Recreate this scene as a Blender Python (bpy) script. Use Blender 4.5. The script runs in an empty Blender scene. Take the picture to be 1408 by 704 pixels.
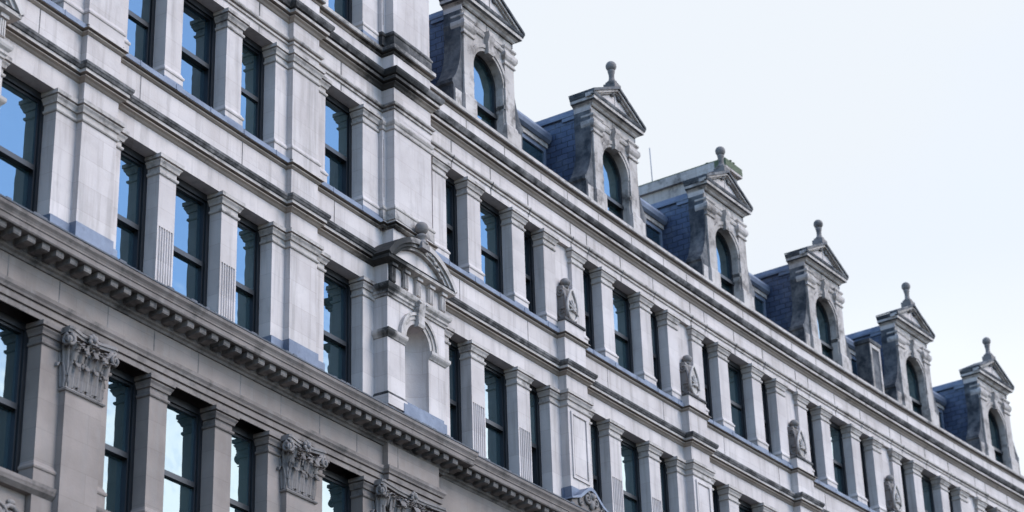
import bpy, bmesh, math, random
from math import sin, cos, pi, radians
random.seed(7)
C = bpy.context.scene
COL = C.collection

# ------------------------------------------------------------------ camera
F_PX, PITCH, ROLL, YAW, KAP, DIST = 3000.0, 0.4448, -0.033, 1.1334, 0.0031, 20.0
EYE = 1.6                                   # eye height; all heights below are measured from the eye
fw = (sin(YAW)*cos(PITCH), cos(YAW)*cos(PITCH), sin(PITCH))
r0 = (cos(YAW), -sin(YAW), 0.0)
u0 = (r0[1]*fw[2]-r0[2]*fw[1], r0[2]*fw[0]-r0[0]*fw[2], r0[0]*fw[1]-r0[1]*fw[0])
rr = [cos(ROLL)*a+sin(ROLL)*b for a, b in zip(r0, u0)]
uu = [-sin(ROLL)*a+cos(ROLL)*b for a, b in zip(r0, u0)]
from mathutils import Matrix, Vector
cam_d = bpy.data.cameras.new('camera'); cam = bpy.data.objects.new('camera', cam_d); COL.objects.link(cam)
M = Matrix(((rr[0], uu[0], -fw[0], 0), (rr[1], uu[1], -fw[1], 0), (rr[2], uu[2], -fw[2], EYE), (0, 0, 0, 1)))
cam.matrix_world = M
cam_d.sensor_width = 36.0; cam_d.lens = F_PX/1408*36.0
cam_d.clip_start = 0.5; cam_d.clip_end = 5000
cam_d.dof.use_dof = True; cam_d.dof.focus_distance = 41.0; cam_d.dof.aperture_fstop = 1.0
C.camera = cam

# ------------------------------------------------------------------ sky, sun, exposure
VEIL, CLOUD = 1.0, (1.84, 1.95, 2.09, 1)
SUN_AZ, SUN_EL = radians(164), radians(46)   # azimuth from +Y towards +X: veiled sun in front of the facade, to the right
W = bpy.data.worlds.new('World'); C.world = W; W.use_nodes = True
nt = W.node_tree; nt.nodes.clear(); wl = nt.links
wo = nt.nodes.new('ShaderNodeOutputWorld'); bg = nt.nodes.new('ShaderNodeBackground')
sky = nt.nodes.new('ShaderNodeTexSky'); sky.sky_type = 'NISHITA'; sky.sun_disc = False
sky.sun_elevation = SUN_EL; sky.sun_rotation = SUN_AZ
sky.air_density = 1.0; sky.dust_density = 0.2; sky.ozone_density = 4.5; sky.altitude = 30
tc = nt.nodes.new('ShaderNodeTexCoord')
def wmath(op, a, b=None):
    x = nt.nodes.new('ShaderNodeMath'); x.operation = op; x.use_clamp = op == 'MULTIPLY_ADD'
    for i, v in enumerate((a, b)):
        if v is None: continue
        if isinstance(v, (int, float)): x.inputs[i].default_value = v
        else: wl.new(v, x.inputs[i])
    return x.outputs[0]
def wramp(fac, p0, p1):
    r = nt.nodes.new('ShaderNodeMapRange'); r.interpolation_type = 'SMOOTHSTEP'
    r.inputs[1].default_value = p0; r.inputs[2].default_value = p1; wl.new(fac, r.inputs[0]); return r.outputs[0]
def wnoise(scale, detail, stretch):
    m = nt.nodes.new('ShaderNodeMapping'); m.inputs['Scale'].default_value = stretch; wl.new(tc.outputs['Generated'], m.inputs[0])
    t = nt.nodes.new('ShaderNodeTexNoise'); t.inputs['Scale'].default_value = scale; t.inputs['Detail'].default_value = detail
    wl.new(m.outputs[0], t.inputs['Vector']); return t.outputs['Fac']
# thin white veil of high cloud beyond the roofs, broken low cloud over the street side
vd = nt.nodes.new('ShaderNodeVectorMath'); vd.operation = 'DOT_PRODUCT'
vd.inputs[1].default_value = (sin(radians(58))*cos(radians(30)), cos(radians(58))*cos(radians(30)), sin(radians(30)))
wl.new(tc.outputs['Generated'], vd.inputs[0])
veil = wmath('MULTIPLY', wramp(vd.outputs['Value'], .62, .93), VEIL)
veil = wmath('MULTIPLY', veil, wmath('ADD', wmath('MULTIPLY', wnoise(2.2, 4, (1, 1, 2)), .35), .80))
sep = nt.nodes.new('ShaderNodeSeparateXYZ'); wl.new(tc.outputs['Generated'], sep.inputs[0])
low = wmath('SUBTRACT', 1.0, wramp(sep.outputs['Z'], .345, .425))
puff = wmath('MULTIPLY', wramp(wnoise(3.2, 7, (1, 1, 2.2)), .22, .42), wmath('MULTIPLY', low, wramp(sep.outputs['X'], .35, .62)))
mx = nt.nodes.new('ShaderNodeMix'); mx.data_type = 'RGBA'; wl.new(puff, mx.inputs[0]); wl.new(sky.outputs[0], mx.inputs[6])
mx.inputs[7].default_value = (8.2, 8.2, 8.3, 1)
mx2 = nt.nodes.new('ShaderNodeMix'); mx2.data_type = 'RGBA'; mx2.clamp_factor = True
wl.new(veil, mx2.inputs[0]); wl.new(mx.outputs[2], mx2.inputs[6]); mx2.inputs[7].default_value = CLOUD
wl.new(mx2.outputs[2], bg.inputs[0])
bg.inputs['Strength'].default_value = 0.15
wl.new(bg.outputs[0], wo.inputs[0])
sl = bpy.data.lights.new('sun', 'SUN'); sl.energy = 1.1; sl.angle = radians(32); sl.color = (1, .935, .885)
sun = bpy.data.objects.new('sun', sl); COL.objects.link(sun)
sd = Vector((sin(SUN_AZ)*cos(SUN_EL), cos(SUN_AZ)*cos(SUN_EL), sin(SUN_EL)))
sun.rotation_euler = sd.to_track_quat('Z', 'Y').to_euler(); sun.location = (0, 0, 60)
vs = C.view_settings
vs.view_transform = 'Standard'; vs.look = 'None'; vs.gamma = 1.0; vs.use_curve_mapping = False
vs.exposure = 1.65

# ------------------------------------------------------------------ the gently concave front: (s along, d out, z up) -> world
def pos(s, d, z):
    t = KAP*s
    x = sin(t)/KAP; y = DIST-(1-cos(t))/KAP
    return (x-sin(t)*d, y-cos(t)*d, z+EYE)

# ------------------------------------------------------------------ materials
def mat(name):
    m = bpy.data.materials.new(name); m.use_nodes = True
    n = m.node_tree.nodes; return m, n, m.node_tree.links, n['Principled BSDF']
def noise(n, l, vec, scale, detail=5, rough=.55):
    t = n.new('ShaderNodeTexNoise'); t.inputs['Scale'].default_value = scale
    t.inputs['Detail'].default_value = detail; t.inputs['Roughness'].default_value = rough
    l.new(vec, t.inputs['Vector']); return t.outputs['Fac']
def ramp(n, l, fac, a, b, ca=(0, 0, 0, 1), cb=(1, 1, 1, 1)):
    r = n.new('ShaderNodeValToRGB'); r.color_ramp.elements[0].position = a; r.color_ramp.elements[1].position = b
    r.color_ramp.elements[0].color = ca; r.color_ramp.elements[1].color = cb
    l.new(fac, r.inputs[0]); return r.outputs[0]
def mix(n, l, fac, a, b, mode='MIX'):
    x = n.new('ShaderNodeMix'); x.data_type = 'RGBA'; x.blend_type = mode
    for s_, v in ((x.inputs[0], fac), (x.inputs[6], a), (x.inputs[7], b)):
        if isinstance(v, (int, float)): s_.default_value = v
        elif isinstance(v, tuple): s_.default_value = v if len(v) == 4 else v+(1,)
        else: l.new(v, s_)
    return x.outputs[2]
def math_(n, l, op, a, b=None):
    x = n.new('ShaderNodeMath'); x.operation = op
    for i, v in enumerate((a, b)):
        if v is None: continue
        if isinstance(v, (int, float)): x.inputs[i].default_value = v
        else: l.new(v, x.inputs[i])
    return x.outputs[0]
BLACK_SPOTS = [(33.2, .25, 22.15, 1.15), (32.95, .35, 18.05, .95), (33.2, .45, 18.35, .7), (33.0, .35, 17.3, .34), (33.0, .35, 16.38, .26), (33.0, .33, 15.05, .25)]
def stone(name, c1, c2, soot=0.0, streak=.5, spots=False, sootcol=(.028, .026, .025), seed=0.0, blocks=.8):
    m, n, l, b = mat(name)
    g = n.new('ShaderNodeNewGeometry'); p = g.outputs['Position']
    off = n.new('ShaderNodeVectorMath'); off.operation = 'ADD'; off.inputs[1].default_value = (seed, seed*2.1, seed*.7)
    l.new(p, off.inputs[0]); v = off.outputs[0]
    col = mix(n, l, ramp(n, l, noise(n, l, v, .9, 4), .35, .65), c1, c2)
    # soft blotches and rain streaks running down the face
    mp = n.new('ShaderNodeMapping'); mp.inputs['Scale'].default_value = (5.5, 5.5, .45); l.new(v, mp.inputs['Vector'])
    st = ramp(n, l, noise(n, l, mp.outputs[0], 1.0, 5, .6), .50, .74)
    col = mix(n, l, math_(n, l, 'MULTIPLY', st, streak), col, (.21, .185, .165))
    bl = ramp(n, l, noise(n, l, v, 3.2, 6, .65), .55, .8)
    col = mix(n, l, math_(n, l, 'MULTIPLY', bl, .45*streak+.1), col, (.24, .22, .2))
    uv = n.new('ShaderNodeUVMap'); br = n.new('ShaderNodeTexBrick'); l.new(uv.outputs[0], br.inputs['Vector'])
    br.inputs['Color1'].default_value = (1, 1, 1, 1); br.inputs['Color2'].default_value = (.84, .835, .83, 1); br.inputs['Mortar'].default_value = (.66, .64, .62, 1)
    br.inputs['Scale'].default_value = 1; br.inputs['Brick Width'].default_value = 1.13; br.inputs['Row Height'].default_value = .47; br.inputs['Mortar Size'].default_value = .005; br.inputs['Mortar Smooth'].default_value = .6
    col = mix(n, l, blocks, col, br.outputs[0], 'MULTIPLY')
    sp = ramp(n, l, noise(n, l, v, 38, 3, .6), .62, .75)
    col = mix(n, l, math_(n, l, 'MULTIPLY', sp, .22), col, (.2, .18, .16))
    if soot > 0:
        so = ramp(n, l, noise(n, l, v, 2.3, 8, .72), .62-soot*.35, .80-soot*.3)
        col = mix(n, l, so, col, sootcol)
    if spots:
        wob = noise(n, l, v, 5, 6, .7)
        for (s, d, z, r) in BLACK_SPOTS:
            dist = n.new('ShaderNodeVectorMath'); dist.operation = 'DISTANCE'; dist.inputs[1].default_value = pos(s, d, z)
            l.new(p, dist.inputs[0])
            q = math_(n, l, 'DIVIDE', dist.outputs['Value'], r)
            q = math_(n, l, 'ADD', q, math_(n, l, 'MULTIPLY', math_(n, l, 'SUBTRACT', wob, .5), 1.3))
            mk = ramp(n, l, q, .45, 1.05, (1, 1, 1, 1), (0, 0, 0, 1))
            col = mix(n, l, math_(n, l, 'MULTIPLY', mk, .93), col, (.012, .012, .011))
    l.new(col, b.inputs['Base Color']); b.inputs['Roughness'].default_value = .85
    b.inputs['Specular IOR Level'].default_value = .25
    bp = n.new('ShaderNodeBump'); bp.inputs['Strength'].default_value = .35; bp.inputs['Distance'].default_value = .012
    l.new(noise(n, l, v, 22, 8, .65), bp.inputs['Height']); l.new(bp.outputs[0], b.inputs['Normal'])
    return m
M_STONE = stone('portland_stone', (.495, .435, .40), (.405, .35, .318), 0, .6, False)
M_MOULD = stone('weathered_stone', (.435, .385, .345), (.35, .305, .27), .26, .7, True, (.05, .045, .04), 3)
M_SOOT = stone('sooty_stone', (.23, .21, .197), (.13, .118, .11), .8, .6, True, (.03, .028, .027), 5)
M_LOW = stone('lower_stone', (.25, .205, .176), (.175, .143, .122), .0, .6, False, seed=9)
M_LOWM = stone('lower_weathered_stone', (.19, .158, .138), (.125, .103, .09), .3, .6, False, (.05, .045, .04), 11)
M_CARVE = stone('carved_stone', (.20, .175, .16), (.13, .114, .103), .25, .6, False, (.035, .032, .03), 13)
M_DARK = stone('blackened_stone', (.165, .158, .152), (.085, .084, .086), .7, .6, False, (.03, .032, .036), 17)
M_DORM = stone('dormer_stone', (.435, .385, .345), (.33, .285, .25), .36, .7, False, (.07, .058, .049), 19)
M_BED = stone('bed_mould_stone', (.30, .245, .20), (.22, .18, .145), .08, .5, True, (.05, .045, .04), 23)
def joint_shade_mat():
    m, n, l, b = mat('joint_and_undercut_shade'); b.inputs['Base Color'].default_value = (.07, .066, .062, 1); b.inputs['Roughness'].default_value = .95
    g = n.new('ShaderNodeNewGeometry')
    l.new(ramp(n, l, noise(n, l, g.outputs['Position'], 4, 5), .35, .7, (.045, .042, .04, 1), (.2, .18, .165, 1)), b.inputs['Base Color'])
    return m
M_JOINT_SHADE = joint_shade_mat()  # dark joints, and painted shadow lines in the moulding undercuts
M_HOLLOW_SHADE = stone('capital_hollow_shade', (.10, .088, .08), (.055, .05, .046), .3, .4, False, seed=31)  # dark ground that paints the shade in hollows between the capital leaves
M_GRIME_SHADE = stone('cornice_grime_shade', (.17, .148, .132), (.10, .088, .08), .45, .6, False, (.03, .028, .026), 29)  # soot-mottled; dark tone also paints the shade under the modillion cornice
def lead_mat():
    m, n, l, b = mat('lead_sheet'); g = n.new('ShaderNodeNewGeometry'); p = g.outputs['Position']
    col = mix(n, l, ramp(n, l, noise(n, l, p, 2.2, 6, .65), .35, .7), (.075, .09, .125), (.15, .172, .215))
    col = mix(n, l, ramp(n, l, noise(n, l, p, 9, 5, .7), .6, .75), col, (.05, .055, .07))
    l.new(col, b.inputs['Base Color']); b.inputs['Roughness'].default_value = .6; b.inputs['Metallic'].default_value = .15
    bp = n.new('ShaderNodeBump'); bp.inputs['Strength'].default_value = .4; bp.inputs['Distance'].default_value = .02
    l.new(noise(n, l, p, 6, 4), bp.inputs['Height']); l.new(bp.outputs[0], b.inputs['Normal']); return m
M_LEAD = lead_mat()
def slate_mat():
    m, n, l, b = mat('blue_slate'); uv = n.new('ShaderNodeUVMap')
    br = n.new('ShaderNodeTexBrick')
    nz = n.new('ShaderNodeTexNoise'); nz.inputs['Scale'].default_value = 5; l.new(uv.outputs[0], nz.inputs['Vector'])
    va = n.new('ShaderNodeVectorMath'); va.operation = 'MULTIPLY_ADD'; va.inputs[1].default_value = (.05, .05, 0); l.new(nz.outputs['Color'], va.inputs[0]); l.new(uv.outputs[0], va.inputs[2])
    l.new(va.outputs[0], br.inputs['Vector'])
    br.inputs['Color1'].default_value = (.03, .044, .082, 1); br.inputs['Color2'].default_value = (.052, .07, .118, 1)
    br.inputs['Mortar'].default_value = (.008, .01, .014, 1); br.inputs['Scale'].default_value = 1.0
    br.inputs['Brick Width'].default_value = .32; br.inputs['Row Height'].default_value = .15; br.inputs['Mortar Size'].default_value = .010
    br.inputs['Mortar Smooth'].default_value = .3; br.inputs['Bias'].default_value = -.2
    g = n.new('ShaderNodeNewGeometry')
    col = mix(n, l, ramp(n, l, noise(n, l, g.outputs['Position'], 3, 6, .7), .5, .75), br.outputs[0], (.15, .165, .19))
    col = mix(n, l, .6, col, br.outputs[0])
    l.new(col, b.inputs['Base Color']); b.inputs['Roughness'].default_value = .5
    bp = n.new('ShaderNodeBump'); bp.inputs['Strength'].default_value = .8; bp.inputs['Distance'].default_value = .02; bp.invert = True
    l.new(br.outputs['Fac'], bp.inputs['Height']); l.new(bp.outputs[0], b.inputs['Normal']); return m
M_SLATE = slate_mat()
def flat(name, c, rough=.5, metal=0):
    m, n, l, b = mat(name); g = n.new('ShaderNodeNewGeometry')
    k = tuple(x*.7 for x in c)
    l.new(ramp(n, l, noise(n, l, g.outputs['Position'], 6, 4), .3, .7, k+(1,), c+(1,)), b.inputs['Base Color'])
    b.inputs['Roughness'].default_value = rough; b.inputs['Metallic'].default_value = metal; return m
M_LEADD = flat('weathered_dark_lead', (.05, .055, .068), .6)
M_FRAME = flat('dark_window_paint', (.006, .007, .009), .4)
M_MOSS = flat('mossy_stone', (.075, .09, .045), .9)
def glass_mat():
    m, n, l, b = mat('window_glass')
    oi = n.new('ShaderNodeObjectInfo'); l.new(ramp(n, l, oi.outputs['Random'], 0, 1, (.004, .009, .011, 1), (.013, .025, .026, 1)), b.inputs['Base Color']); b.inputs['Roughness'].default_value = .015
    b.inputs['IOR'].default_value = 2.95; b.inputs["Specular Tint"].default_value = (.74, .92, 1, 1)
    g = n.new('ShaderNodeNewGeometry')
    bp = n.new('ShaderNodeBump'); bp.inputs['Strength'].default_value = .12; bp.inputs['Distance'].default_value = .05
    l.new(noise(n, l, g.outputs['Position'], 1.6, 2), bp.inputs['Height']); l.new(bp.outputs[0], b.inputs['Normal']); return m
M_GLASS = glass_mat()
def ground_mat(name, a, c, sc):
    m, n, l, b = mat(name); g = n.new('ShaderNodeNewGeometry')
    l.new(ramp(n, l, noise(n, l, g.outputs['Position'], sc, 8, .65), .3, .7, a+(1,), c+(1,)), b.inputs['Base Color'])
    b.inputs['Roughness'].default_value = .9; return m
M_ASPH = ground_mat('asphalt', (.04, .04, .042), (.065, .063, .06), 4)
M_PAVE = ground_mat('york_paving', (.17, .16, .145), (.24, .225, .2), 2)
M_PAINT = ground_mat('road_paint', (.6, .58, .5), (.8, .78, .72), 9)
M_LAND = ground_mat('ground', (.06, .058, .053), (.09, .085, .08), .3)

# ------------------------------------------------------------------ mesh builder
class MB:
    def __init__(s): s.v = []; s.f = []; s.m = []; s.sm = []
    def add(s, vs, fs, m=0, smooth=False):
        o = len(s.v); s.v += vs
        for f in fs: s.f.append(tuple(i+o for i in f)); s.m.append(m); s.sm.append(smooth)
    def box(s, a, b, d0, d1, z0, z1, m=0, step=1.5):
        n = max(1, int(math.ceil((b-a)/step)))
        vs = []; fs = []
        for i in range(n+1):
            x = a+(b-a)*i/n; vs += [(x, d0, z0), (x, d1, z0), (x, d1, z1), (x, d0, z1)]
        for i in range(n):
            k = 4*i
            for j in range(4): fs.append((k+j, k+(j+1) % 4, k+4+(j+1) % 4, k+4+j))
        fs.append((0, 1, 2, 3)); fs.append((4*n+3, 4*n+2, 4*n+1, 4*n))
        s.add(vs, fs, m)
    def run(s, path, prof, m=0, step=1.5, smooth=False):
        """moulding: profile [(out, z)...] swept along a stepped plan outline with mitred corners; m may be one index per profile segment"""
        pts = [path[0]]
        for a, b in zip(path, path[1:]):
            k = max(1, int(math.ceil(abs(b[0]-a[0])/step)))
            for i in range(1, k+1): pts.append((a[0]+(b[0]-a[0])*i/k, a[1]+(b[1]-a[1])*i/k))
        def nrm(a, b):
            if abs(b[0]-a[0]) > 1e-9: return (0, 1)
            return (-1, 0) if b[1] > a[1] else (1, 0)
        vs = []
        for i, p in enumerate(pts):
            ns = set()
            if i > 0: ns.add(nrm(pts[i-1], p))
            if i < len(pts)-1: ns.add(nrm(p, pts[i+1]))
            ox = sum(q[0] for q in ns); oy = sum(q[1] for q in ns)
            for (o, z) in prof: vs.append((p[0]+ox*o, p[1]+oy*o, z))
        k = len(prof)
        for j in range(k-1):
            fs = [(i*k+j, (i+1)*k+j, (i+1)*k+j+1, i*k+j+1) for i in range(len(pts)-1)]
            s_m = m[j] if isinstance(m, (list, tuple)) else m
            if j == 0: o = len(s.v); s.v += vs
            for f in fs: s.f.append(tuple(q+o for q in f)); s.m.append(s_m); s.sm.append(smooth)
        mm = m[0] if isinstance(m, (list, tuple)) else m
        s.f.append(tuple(o+j for j in range(k))); s.m.append(mm); s.sm.append(False)
        e = o+(len(pts)-1)*k
        s.f.append(tuple(e+j for j in range(k))[::-1]); s.m.append(mm); s.sm.append(False)
    def prism(s, poly, d0, d1, m=0, smooth=False):
        """polygon in (s, z) extruded from d0 to d1"""
        k = len(poly)
        vs = [(x, d0, z) for x, z in poly]+[(x, d1, z) for x, z in poly]
        s.add(vs, [(j, (j+1) % k, k+(j+1) % k, k+j) for j in range(k)], m, smooth)
        s.add(vs, [tuple(range(k)), tuple(range(k, 2*k))[::-1]], m)
    def side(s, poly, s0, s1, m=0, smooth=False):
        """polygon in (d, z) extruded along s"""
        k = len(poly)
        vs = [(s0, d, z) for d, z in poly]+[(s1, d, z) for d, z in poly]
        s.add(vs, [(j, (j+1) % k, k+(j+1) % k, k+j) for j in range(k)], m, smooth)
        s.add(vs, [tuple(range(k)), tuple(range(k, 2*k))[::-1]], m)
    def plan(s, poly, z0, z1, m=0):
        """polygon in (s, d) extruded upward"""
        k = len(poly)
        vs = [(x, d, z0) for x, d in poly]+[(x, d, z1) for x, d in poly]
        s.add(vs, [(j, (j+1) % k, k+(j+1) % k, k+j) for j in range(k)]+[tuple(range(k)), tuple(range(k, 2*k))[::-1]], m)
    def lathe(s, cs, cd, prof, m=0, n=16):
        k = len(prof); vs = []
        for i in range(n):
            a = 2*pi*i/n
            for (r, z) in prof: vs.append((cs+r*cos(a), cd+r*sin(a), z))
        s.add(vs, [(i*k+j, ((i+1) % n)*k+j, ((i+1) % n)*k+j+1, i*k+j+1) for i in range(n) for j in range(k-1)], m, True)
    def ball(s, c, r, m=0, n=10, sq=(1, 1, 1)):
        vs = []; fs = []
        for i in range(n+1):
            th = pi*i/n
            for j in range(n*2):
                ph = pi*j/n; vs.append((c[0]+r*sq[0]*sin(th)*cos(ph), c[1]+r*sq[1]*sin(th)*sin(ph), c[2]+r*sq[2]*cos(th)))
        w = 2*n
        for i in range(n):
            for j in range(w): fs.append((i*w+j, i*w+(j+1) % w, (i+1)*w+(j+1) % w, (i+1)*w+j))
        s.add(vs, fs, m, True)
    def tube(s, pts, rad, m=0, n=6):
        P = [Vector(p) for p in pts]; vs = []
        for i, p in enumerate(P):
            t = (P[min(i+1, len(P)-1)]-P[max(i-1, 0)]).normalized()
            a = t.cross(Vector((.13, .9, .3))).normalized(); b = t.cross(a)
            r = rad[i] if isinstance(rad, (list, tuple)) else rad
            for j in range(n):
                q = p+a*(r*cos(2*pi*j/n))+b*(r*sin(2*pi*j/n)); vs.append(tuple(q))
        fs = [(i*n+j, i*n+(j+1) % n, (i+1)*n+(j+1) % n, (i+1)*n+j) for i in range(len(P)-1) for j in range(n)]
        fs += [tuple(range(n)), tuple(range((len(P)-1)*n, len(P)*n))[::-1]]
        s.add(vs, fs, m, True)
    def spiral(s, c, r0, turns, rad, ax='s', flip=1, m=0, depth=0.0, a0=0.0, n=22):
        """volute: spiral rod in the (s,z) plane (ax='s') or the (d,z) plane (ax='d')"""
        pts = []; rs = []
        for i in range(n+1):
            f = i/n; a = a0+turns*2*pi*f; r = r0*(1-.86*f)
            x = flip*r*cos(a); z = r*sin(a)
            pts.append((c[0]+x, c[1]+depth*f, c[2]+z) if ax == 's' else (c[0]+depth*f, c[1]+x, c[2]+z)); rs.append(rad*(1-.45*f))
        s.tube(pts, rs, m)
    def leaf(s, base, w, h, curl, nd=(0, 1), m=0, rows=9, cols=7):
        """acanthus leaf: stands on base, lobed edge, tip rolled outward along nd (plan direction)"""
        tx = (nd[1], -nd[0]); vs = []
        for i in range(rows+1):
            t = i/rows
            if t < .72: z = h*t/.72*.92; o = .03+.05*t*curl/.12
            else:
                a = (t-.72)/.28*pi*1.05; z = h*(.92+.08*sin(a)); o = .03+.036*curl/.12+curl*.5*(1-cos(a))
                if a > pi/2: z -= h*.10*(a-pi/2)/(pi/2)
            hw = w*.5*(.55+.45*sin(pi*min(1, t*1.05+.12)))*(.80+.2*abs(cos(4.2*pi*t)))*(1 if t < .8 else 1-(t-.8)*2.6)
            for j in range(cols+1):
                q = j/cols*2-1
                oo = o-.05*(1-abs(q))*0+.028*cos(q*pi*2.5)-.022*q*q
                vs.append((base[0]+tx[0]*hw*q+nd[0]*oo, base[1]+tx[1]*hw*q+nd[1]*oo, base[2]+z))
        c1 = cols+1
        s.add(vs, [(i*c1+j, i*c1+j+1, (i+1)*c1+j+1, (i+1)*c1+j) for i in range(rows) for j in range(cols)], m, True)
    def mesh(s, name, mats, curved):
        me = bpy.data.meshes.new(name)
        V = [pos(*p) for p in s.v] if curved else [(p[0], -p[1], p[2]) for p in s.v]
        me.from_pydata(V, [], s.f)
        for q in mats: me.materials.append(q)
        uv = me.uv_layers.new(name='UVMap')
        for pl in me.polygons:
            pl.material_index = s.m[pl.index]; pl.use_smooth = s.sm[pl.index]
            for li in pl.loop_indices:
                p = s.v[me.loops[li].vertex_index]; uv.data[li].uv = (p[0]+p[1], p[2])
        bm = bmesh.new(); bm.from_mesh(me); bmesh.ops.remove_doubles(bm, verts=bm.verts, dist=1e-5)
        bmesh.ops.recalc_face_normals(bm, faces=bm.faces); bm.to_mesh(me); bm.free()
        return me

def link(name, me, parent=None, s0=None, z0=0.0):
    o = bpy.data.objects.new(name, me); COL.objects.link(o)
    if s0 is not None:
        o.location = pos(s0, 0, z0); o.rotation_euler = (0, 0, -KAP*s0)
    if parent is not None:
        o.parent = parent
        if s0 is not None or True: o.matrix_parent_inverse = PINV[parent.name] if parent.name in PINV else Matrix()
    return o
PINV = {}
def note(p):
    loc = Matrix.Translation(p.location) @ p.rotation_euler.to_matrix().to_4x4()
    base = PINV_W.get(p.parent.name) if p.parent else Matrix()
    PINV_W[p.name] = loc
    PINV[p.name] = loc.inverted()
PINV_W = {}
def part(name, mb, mats, parent, s0=None, z0=0.0):
    """s0 given: mesh in straight local coordinates placed on the front; else swept along the front's own curve"""
    o = link(name, mb.mesh(name, mats, s0 is None), parent, s0, z0)
    return o
def sub(name, me, parent):                                  # child sharing its parent's local frame
    o = bpy.data.objects.new(name, me); COL.objects.link(o); o.parent = parent; return o

# ------------------------------------------------------------------ ground
def sheet(name, x0, x1, y0, y1, z, m, n=1):
    me = bpy.data.meshes.new(name); me.from_pydata([(x0, y0, z), (x1, y0, z), (x1, y1, z), (x0, y1, z)], [], [(0, 1, 2, 3)])
    me.materials.append(m); o = bpy.data.objects.new(name, me); COL.objects.link(o); o['kind'] = 'structure'; return o
sheet('ground', -2000, 2000, -2000, 2000, -.02, M_LAND)
sheet('road', -120, 160, -2.5, 11.5, -.012, M_ASPH)
mp_ = MB(); mp_.box(-20, 110, 0.0, 4.2, -EYE-.3, -EYE+.12, 0, 3)      # pavement in front of the building, with its kerb
o = link('pavement', mp_.mesh('pavement', [M_PAVE], True)); o['kind'] = 'structure'

# ------------------------------------------------------------------ the building
B = bpy.data.objects.new('stone_building', None); COL.objects.link(B); B.location = pos(36, 0, -EYE)
B['label'] = 'pale stone terrace with dark sash windows, carved cornices and gabled slate-cheeked dormers'
B['category'] = 'building'
note(B)
bpy.context.view_layer.update()

S0, S1, SR, SE = 19.0, 35.0, 35.0, 76.0       # pavilion from S0 to S1, right range from SR to SE
P1, P2, P3, P0 = (24.6, 25.44), (30.2, 31.015), (33.29, 34.6), (20.9, 22.2)
BAY, PER, NB = 37.47, 5.477, 7
GAPS = [BAY+PER*(i+.5) for i in range(NB)]
PD, RD = .12, .2                              # projection of pavilion piers / right-range piers
def steps(rs, s0, s1, base=0.0):
    """plan outline with projections rs = [(a, b, d)...]"""
    pts = [(s0, base)]
    for a, b, d in sorted(rs): pts += [(a, base), (a, base+d), (b, base+d), (b, base)]
    pts.append((s1, base)); return pts
PAV = [(P0[0], P0[1], .26), (P1[0], P1[1], PD), (P2[0], P2[1], PD), (P3[0], P3[1], .29)]
GR = [(g-.435, g+.435, RD) for g in GAPS]

# ---- plain walling: bands between the rows of windows, with their projecting pier fronts
def band(name, z0, z1, rs, mats, s0=S0, s1=SE, joints=(), jm=1, front=0.0, back=-.55, jw=.011):
    mb = MB(); mb.box(s0, s1, back, front, z0, z1)
    for a, b, d in rs: mb.box(a, b, -.3, front+d, z0+.002, z1-.002)
    for x in joints:
        d = front
        for a, b, q in rs:
            if a <= x <= b: d = front+q
        mb.box(x-jw, x+jw, d-.05, d+.003, z0+.01, z1-.01, jm)
    return part(name, mb, mats, B)
win_c = []                                     # centres of the right-range windows
for i in range(NB):
    c = BAY+i*PER; win_c += [c-1.5, c, c+1.5]
band('lower_wall', -EYE-.2, 9.7, [(P1[0], P1[1], PD), (P2[0], P2[1], PD), (33.1, 34.9, .2)], [M_LOW, M_JOINT_SHADE])
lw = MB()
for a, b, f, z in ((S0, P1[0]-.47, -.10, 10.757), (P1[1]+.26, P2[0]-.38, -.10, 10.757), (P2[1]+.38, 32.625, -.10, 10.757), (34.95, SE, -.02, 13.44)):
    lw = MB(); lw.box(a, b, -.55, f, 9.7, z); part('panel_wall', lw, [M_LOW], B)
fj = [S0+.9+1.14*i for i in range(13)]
band('frieze', 13.80, 14.27, [(33.26, 34.95, .12)], [M_LOW, M_JOINT_SHADE], S0, 35.0, [x for x in fj if x < 34.9], 1)
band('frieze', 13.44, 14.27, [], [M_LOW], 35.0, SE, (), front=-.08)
aj = [x+.62 for x in (22.0, 24.4, 26.8, 29.2)]
band('lintel_band', 17.41, 17.79, PAV[:3]+[(33.0, 34.93, .31)]+GR, [M_STONE, M_JOINT_SHADE], joints=[])
band('apron_band', 18.08, 18.70, PAV[:3]+[(33.29, 34.6, .25)]+GR, [M_STONE, M_JOINT_SHADE], joints=[23.6, 26.1, 28.9, 31.7, 36.0, 38.6, 41.9, 44.4, 47.3, 50.1, 52.6, 55.9])
cj = [27.3, 29.3, 31.9]+[w-.18 for w in win_c]+[g+.36 for g in GAPS]
band('upper_frieze', 21.12, 21.80, PAV, [M_STONE, M_JOINT_SHADE], joints=cj, jw=.019)
band('parapet', 22.14, 22.56, PAV, [M_STONE, M_JOINT_SHADE], joints=[w+.42 for w in win_c]+[g+.30 for g in GAPS]+[35.0])

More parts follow.
